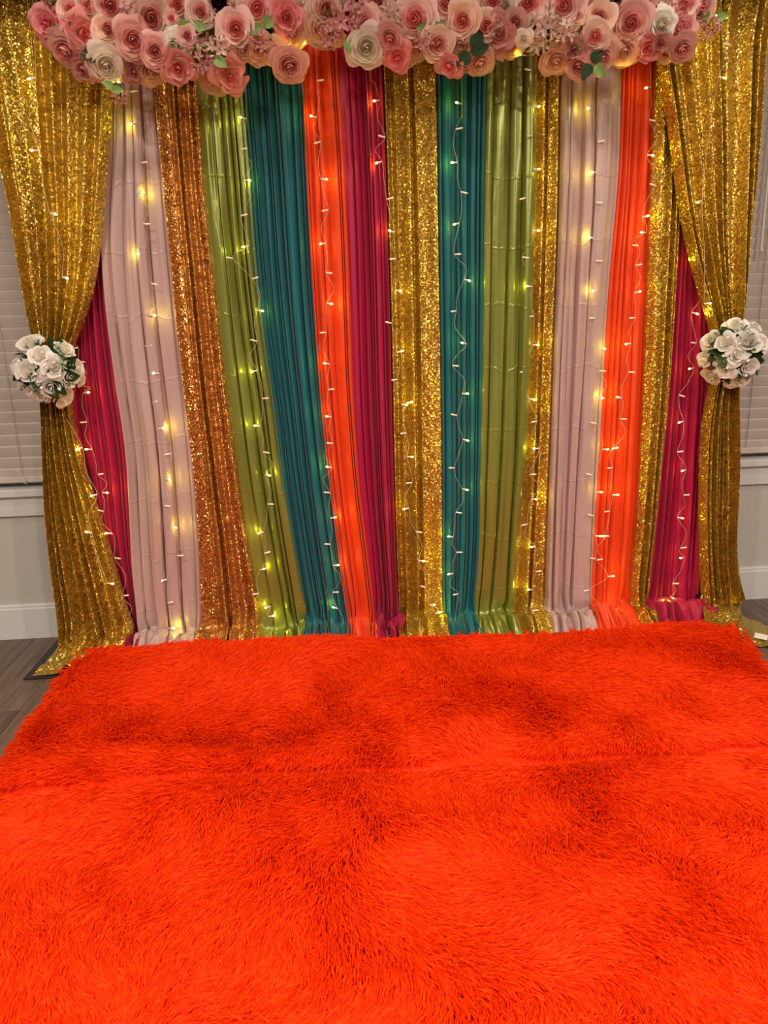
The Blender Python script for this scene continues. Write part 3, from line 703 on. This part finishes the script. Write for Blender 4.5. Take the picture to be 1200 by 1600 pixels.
for side, (cxp, cyp, lst) in enumerate(((76, 579, BL), (1146, 552, BR))):
    YB_ = 2.53; c = at(cxp, cyp, YB_); kpx = (c-CAM).dot(FW)/FPX; R = 46*kpx
    b = empty('flower_ball', c); tag(b, ('ball of white roses with green leaves on the left gold drape' if side == 0 else 'ball of white roses with green leaves on the right gold drape'), 'flower ball', 'white rose balls on the outer drapes')
    bm = bmesh.new(); bmesh.ops.create_icosphere(bm, subdivisions=3, radius=R*.72)
    me = bpy.data.meshes.new('moss_core'); bm.to_mesh(me); bm.free(); me.materials.append(M_leaf); link('moss_core', me, b)
    V, F = [], []
    # gold tie band round the drape behind the ball
    for k in range(25):
        a = 2*math.pi*k/24
        for dz in (-.022, 0, .022): V.append((math.cos(a)*.055, .062+math.sin(a)*.035, dz+.004*math.sin(3*a)))
    for k in range(24):
        for d in (0, 1): F.append((k*3+d, k*3+3+d, k*3+4+d, k*3+1+d))
    mesh('tie_band', V, F, M_gold_b, b)
    vw = (CAM-c).normalized()
    for px, py, rp in lst:
        q = at(px, py, YB_); off = q-c; off -= vw*off.dot(vw)
        rr = min(off.length/R, .97); n = off/R+vw*math.sqrt(max(0, 1-rr*rr)); n.normalize()
        pos = c+n*R*.93; off2 = off*1.0; pos = c+off2+vw*math.sqrt(max(.02, 1-rr*rr))*R*.9
        put_flower('F', pos, rp*kpx*1.2, n*.9+vw*.5+Vector((random.uniform(-.25, .25), 0, random.uniform(-.2, .35))), b, c, label=False)
    for k in range(26):
        a = k*2.4; rr = .35+.65*((k*7) % 26)/26
        n = (RT*math.cos(a)*rr+UP*math.sin(a)*rr+vw*math.sqrt(max(0, 1.02-rr*rr))).normalized()
        tdir = (RT*math.cos(a+.5)+UP*math.sin(a+.5))*(.9)+n*.35
        if k % 2: put_leaf(LFD, c+n*R*.58, tdir, n, random.uniform(.055, .078), b, c)
        else: put_leaf(SPR, c+n*R*.72, tdir+n*.5, n, random.uniform(.04, .052), b, c, 'sprig')
    bm = bmesh.new()
    for k in range(9):
        a = k*2.4+1; rr = .3+.6*k/9
        n = (RT*math.cos(a)*rr+UP*math.sin(a)*rr+vw*math.sqrt(max(0, 1-rr*rr))).normalized(); p = n*R*1.08
        bmesh.ops.create_icosphere(bm, subdivisions=2, radius=.0052, matrix=Matrix.Translation(p))
        bmesh.ops.create_cone(bm, segments=5, radius1=.0012, radius2=.0012, depth=.04, matrix=Matrix.Translation(n*R*.95) @ n.to_track_quat('Z', 'Y').to_matrix().to_4x4())
    me = bpy.data.meshes.new('berries'); bm.to_mesh(me); bm.free(); me.materials.append(M_tag); o = link('berries', me, b); o['kind'] = 'stuff'

# ------------------------------------------------------------------ fairy lights
def bulb_mesh(lit):
    prof = [(0, .0012), (.002, .0026), (.009, .0027), (.013, .0029), (.0165, .0034), (.021, .0030), (.0245, .0016), (.0255, .0002)]
    V, F, mi = [], [], []
    sg = 8
    for x, r in prof:
        for k in range(sg):
            a = 2*math.pi*k/sg; V.append((x, r*math.cos(a), r*math.sin(a)))
    for i in range(len(prof)-1):
        for k in range(sg):
            F.append((i*sg+k, i*sg+(k+1) % sg, (i+1)*sg+(k+1) % sg, (i+1)*sg+k)); mi.append(1 if (lit and i >= 4) else 0)
    me = bpy.data.meshes.new('bulb'); me.from_pydata(V, [], F); me.materials.append(M_sleeve); me.materials.append(M_led)
    me.polygons.foreach_set('material_index', mi); me.polygons.foreach_set('use_smooth', [True]*len(F)); me.update(); return me
BM_LIT, BM_OFF = bulb_mesh(True), bulb_mesh(False)
BULB_W = .062
LD = bpy.data.lights.new('bulb_glow', 'POINT'); LD.energy = BULB_W; LD.color = (1, .93, .05); LD.shadow_soft_size = .003
def strand(label, Y, pts, startx=None, endpt=None, starty=-120):
    """pts: (x, y, lit) bulb tips in drawing order from the top"""
    xs_ = [p[0] for p in pts]
    top = at(startx if startx is not None else xs_[0], starty, Y)
    s = empty('string_lights', top); tag(s, label, 'string lights', 'fairy light strands hanging over the backdrop')
    wp = [top-top]
    for i, (x, y, lit) in enumerate(pts):
        nb = xs_[max(0, i-2):i]+xs_[i+1:i+3]; av = sum(nb)/len(nb)
        sg = 1 if x >= av else -1
        dy = random.uniform(-3, 3)
        node = at(x-sg*10, y+dy, Y+random.uniform(-.003, .003)); tip = at(x, y, Y-random.uniform(.002, .010))
        wp.append(node-top)
        d = (tip-node).normalized()
        o = link('bulb', BM_LIT if lit else BM_OFF, s); o.location = node-top; o.rotation_mode = 'QUATERNION'; o.rotation_quaternion = d.to_track_quat('X', 'Z')
        if lit:
            o['label'] = 'glowing warm yellow bulb'
            L = bpy.data.objects.new('bulb_glow', LD); COL.objects.link(L); L.parent = s; L.location = tip+d*.010+Vector((0, random.uniform(-.004, .008), .002))-top
        # a slack bend between nodes
        if i < len(pts)-1:
            nx, ny = pts[i+1][0], pts[i+1][1]
            mid = at((x+nx)/2+random.uniform(-5, 5), (y+ny)/2, Y+random.uniform(-.006, .002)); wp.append(mid-top)
    if endpt: wp.append(at(*endpt, Y)-top)
    sp = spline(wp, 5)
    V, F = tube(sp, .0006, 5); mesh('wire', V, F, M_wire, s)
SY = CY-.038
L, U = 1, 0
strand('fairy light strand along the left magenta curtain edge', SY-.01, [(112, 545, U), (133, 566, U), (133, 598, U), (140, 613, L), (126, 660, U), (134, 702, L), (163, 740, U), (170, 770, L), (152, 797, U), (166, 833, L), (189, 873, U), (202, 930, U), (206, 972, U)], 112, starty=535)
strand('short fairy light strand on the lower left gold drape', OY-.055, [(119, 702, L), (142, 775, L), (134, 831, L), (178, 912, L)], 104, starty=655)
strand('fairy light strand down the left dusty mauve curtain', SY, [(205, 143, U), (204, 194, L), (230, 253, U), (224, 301, L), (234, 350, U), (215, 397, L), (246, 445, U), (243, 493, L), (228, 541, U), (239, 583, L), (248, 627, U), (257, 669, L), (257, 711, U), (268, 750, L), (257, 790, U), (277, 825, L), (287, 868, U), (251, 908, L), (272, 940, U), (274, 981, L)], 205)
strand('fairy light strand along the left green satin curtain', SY, [(375, 183, L), (386, 232, U), (391, 282, L), (386, 335, U), (379, 386, L), (354, 402, U), (404, 433, U), (412, 486, L), (392, 531, U), (392, 581, L), (420, 622, U), (397, 665, L), (421, 708, U), (424, 743, L), (428, 788, U), (402, 834, L), (423, 862, U), (416, 888, L), (394, 929, U), (413, 950, L), (430, 962, L), (446, 987, L)], 378)
strand('fairy light strand down the narrow orange curtain', SY, [(505, 125, U), (485, 181, L), (491, 224, U), (511, 280, L), (503, 330, U), (499, 381, L), (519, 427, U), (520, 475, L), (500, 520, U), (505, 567, L), (523, 608, U), (508, 650, L), (510, 692, U), (509, 729, L), (506, 769, U), (526, 808, L), (506, 850, U), (530, 883, L), (530, 925, U), (518, 948, L), (548, 985, L)], 492)
strand('fairy light strand between the middle magenta and gold curtains', SY, [(589, 103, U), (583, 158, L), (592, 212, U), (587, 255, L), (614, 309, U), (607, 360, L), (609, 405, U), (627, 455, L), (602, 503, U), (630, 548, L), (611, 594, U), (637, 633, L), (645, 628, L), (624, 678, U), (646, 714, L), (634, 755, U), (629, 796, L), (660, 832, U), (664, 877, L), (655, 915, U), (681, 945, L), (690, 956, L)], 592)
strand('fairy light strand down the narrow teal curtain', SY, [(712, 160, L), (722, 200, U), (705, 254, L), (730, 302, U), (708, 351, L), (720, 397, U), (735, 439, L), (703, 487, U), (719, 535, L), (717, 572, U), (732, 615, L), (704, 647, U), (733, 689, L), (700, 731, U), (732, 766, L), (722, 802, U), (698, 838, L), (723, 863, U), (698, 898, L), (706, 930, U), (721, 978, L)], 718)
strand('fairy light strand between the right green and gold curtains', SY, [(820, 108, U), (843, 166, L), (822, 212, U), (843, 264, L), (811, 312, U), (843, 360, L), (826, 403, U), (821, 447, L), (824, 495, U), (842, 539, L), (812, 582, U), (836, 625, L), (829, 660, U), (832, 701, L), (838, 741, U), (840, 780, L), (814, 821, U), (827, 855, L), (847, 892, U), (822, 921, L), (841, 953, U), (828, 973, L)], 826)
strand('fairy light strand down the right dusty mauve curtain', SY, [(938, 119, U), (916, 169, L), (944, 220, U), (922, 270, L), (941, 317, U), (918, 370, L), (941, 408, U), (923, 455, L), (920, 497, U), (946, 545, L), (946, 580, U), (943, 622, L), (922, 660, U), (951, 702, L), (915, 740, U), (942, 769, L), (917, 803, U), (940, 838, L), (921, 872, U), (960, 900, L), (911, 924, U), (955, 949, L)], 932)
strand('fairy light strand down the right orange curtain', SY, [(1007, 138, L), (1024, 189, U), (1021, 243, L), (1014, 287, U), (1013, 337, L), (999, 363, L), (988, 383, U), (1003, 413, U), (1001, 455, L), (983, 497, U), (976, 538, L), (992, 582, U), (962, 620, L), (979, 655, U), (966, 699, L), (947, 732, U), (967, 773, L), (943, 800, U), (953, 838, U), (938, 838, L), (932, 875, U)], 1015)
strand('fairy light strand down the right magenta curtain', SY, [(1078, 407, L), (1102, 450, U), (1091, 491, L), (1078, 535, U), (1074, 577, L), (1071, 620, U), (1058, 661, L), (1068, 705, U), (1062, 737, L), (1078, 773, U), (1068, 810, L), (1073, 855, U), (1059, 872, L), (1061, 912, U), (1053, 934, L), (1040, 937, L), (1020, 956, L)], 1088)
strand('fairy light strand lying on the left gold drape', OY-.052, [(46, 123, L), (50, 235, L), (88, 335, L), (107, 435, L)], 45)
strand('fairy light strand lying on the right gold drape', OY-.052, [(1118, 24, L), (1140, 70, U), (1133, 122, L), (1087, 317, L), (1110, 474, L)], 1118)

strand('fairy light strand tucked along the underside of the garland', 2.50, [(186, 128, L), (330, 60, U), (440, 72, L), (476, 66, L), (560, 40, U), (640, 90, U), (735, 40, U), (811, 84, L), (900, 60, U), (970, 94, L), (1043, 88, L), (1098, 20, L)], 120, starty=60)
# ------------------------------------------------------------------ shag rug
RC = [onz(130, 1012, .05), onz(1143, 964, .05)]
def rug_edges(y):
    """left / right border x at depth y"""
    l0, l1 = onz(128, 1012, .05), onz(-2, 1188, .05)
    r0, r1 = onz(1146, 966, .05), onz(1203, 1052, .05)
    xl = l0.x+(l1.x-l0.x)*np.clip((l0.y-y)/(l0.y-l1.y), 0, 2.6)
    xr = r0.x+(r1.x-r0.x)*np.clip((r0.y-y)/(r0.y-r1.y), 0, 1.0)
    return xl, xr
Y1L, Y1R, Y0 = RC[0].y, RC[1].y, .62
def far_y(u): return Y1L+(Y1R-Y1L)*u
crease = [onz(a, b_, .05) for a, b_ in ((-60, 1245), (0, 1238), (230, 1215), (420, 1200), (640, 1190), (900, 1176), (1060, 1166), (1200, 1156), (1300, 1150))]
cxs = np.array([p.x for p in crease]); cys = np.array([p.y for p in crease])
v0, v1 = onz(625, 985, .05), onz(648, 1190, .05)
def crease_d(x, y): return y-np.interp(x, cxs, cys)
def vert_d(x, y):
    t = np.clip((v0.y-y)/(v0.y-v1.y), 0, 1.4); return x-(v0.x+(v1.x-v0.x)*t)
def rug_h(x, y):
    c = crease_d(x, y); vd = vert_d(x, y)
    fade = 1/(1+np.exp(-(y-v1.y)/.05))
    return .014+.011*(vnoise(x*2.1, y*2.1, 3)+1)+.006*(vnoise(x*5, y*5, 4)+1)-.018*np.exp(-(c/.022)**2)+.010*np.exp(-((c-.06)/.04)**2)-.006*np.exp(-(vd/.015)**2)*fade
NY, NX = 110, 130
uu = np.linspace(0, 1, NX); tt = np.linspace(0, 1, NY)
G = np.zeros((NY, NX, 3))
for i, t in enumerate(tt):
    y = far_y(uu)*(1-t)+Y0*t
    xl, xr = rug_edges(y); x = xl+(xr-xl)*uu
    e = np.minimum(np.minimum(uu, 1-uu)*2.5/.04, np.minimum(t, 1-t)*2/.04); e = np.clip(e, 0, 1)
    G[i, :, 0] = x; G[i, :, 1] = y; G[i, :, 2] = np.maximum(.004, rug_h(x, y)*e+.004)
rug = gridmesh('shag_rug', G[::-1], M_rugbase); tag(rug, 'large bright orange shaggy rug spread in front of the backdrop', 'rug')
def pile(N, seed, dens_near=1.0):
    r = np.random.default_rng(seed)
    u = r.uniform(0, 1, N); t = r.uniform(0, 1, N)
    t = t**.92
    y = far_y(u)*(1-t)+Y0*t; xl, xr = rug_edges(y); x = xl+(xr-xl)*u
    z = rug_h(x, y)*np.clip(np.minimum(np.minimum(u, 1-u)*2.5, np.minimum(t, 1-t)*2)/.04, 0, 1)+.003
    # combing direction: broad swirls
    ang = -1.3+1.9*vnoise(x*1.6+3, y*1.6, 21)+1.2*vnoise(x*4.5+1, y*4.5, 22)+.5*vnoise(x*13, y*13, 23)+.22*r.normal(size=N)
    lean = np.clip(1.0+.2*vnoise(x*2.6, y*2.6, 24)+.28*vnoise(x*8, y*8, 25)+.12*r.normal(size=N), .55, 1.3)
    dx, dy = np.cos(ang), np.sin(ang)
    c = crease_d(x, y); k = .8*np.exp(-(c/.022)**2)
    dx = dx*(1-k); dy = dy*(1-k)+k*np.sign(c)*1.0
    vd = vert_d(x, y); k2 = .35*np.exp(-(vd/.02)**2)*(y > v1.y); dx = dx*(1-k2)+k2*np.sign(vd); dy = dy*(1-k2)
    # at the borders the pile spills outwards
    el = np.exp(-(x-xl)/.03); er = np.exp(-(xr-x)/.03); ef = np.exp(-(far_y(u)-y)/.03)
    dx = dx*(1-np.maximum(el, er))-el+er; dy = dy*(1-ef)+ef*.6
    nl = np.sqrt(dx*dx+dy*dy)+1e-6; dx /= nl; dy /= nl
    # neighbouring fibres share a clump: pull tips to clump centres
    g = .014; cx_ = (np.floor(x/g)+.5+.35*np.sin(np.floor(y/g)*12.9+np.floor(x/g)*7.1))*g; cy_ = (np.floor(y/g)+.5+.35*np.sin(np.floor(x/g)*9.7+np.floor(y/g)*5.3))*g
    Lh = .040*(1+.22*r.normal(size=N)).clip(.5, 1.5)
    K = 4; P = np.zeros((N, K, 3)); s = np.linspace(0, 1, K)
    curlv = .5*r.normal(size=N)
    for j in range(K):
        a = lean*(.45+.75*s[j])      # bends over towards the tip
        hx = Lh*s[j]*np.sin(a); hz = Lh*s[j]*np.cos(a)
        sd = Lh*.18*curlv*s[j]**2
        pull = .85*s[j]
        P[:, j, 0] = x+dx*hx-dy*sd+(cx_-x)*pull; P[:, j, 1] = y+dy*hx+dx*sd+(cy_-y)*pull; P[:, j, 2] = np.maximum(z+hz, .006)
    rad = np.outer((.0019*(1+.3*r.normal(size=N))).clip(.0007, .003), np.array([1., 1.05, .85, .2]))
    return P, rad
N = 330000
P, rad = pile(N, 5)
hc = bpy.data.hair_curves.new('pile'); hc.add_curves([4]*N)
hc.attributes['position'].data.foreach_set('vector', P.reshape(-1).astype(np.float32)) if 'position' in hc.attributes else hc.points.foreach_set('position', P.reshape(-1).astype(np.float32))
ra = hc.attributes.get('radius') or hc.attributes.new('radius', 'FLOAT', 'POINT')
ra.data.foreach_set('value', rad.reshape(-1).astype(np.float32))
hc.materials.append(M_fur)
po = link('pile', hc, rug); po['kind'] = 'stuff'
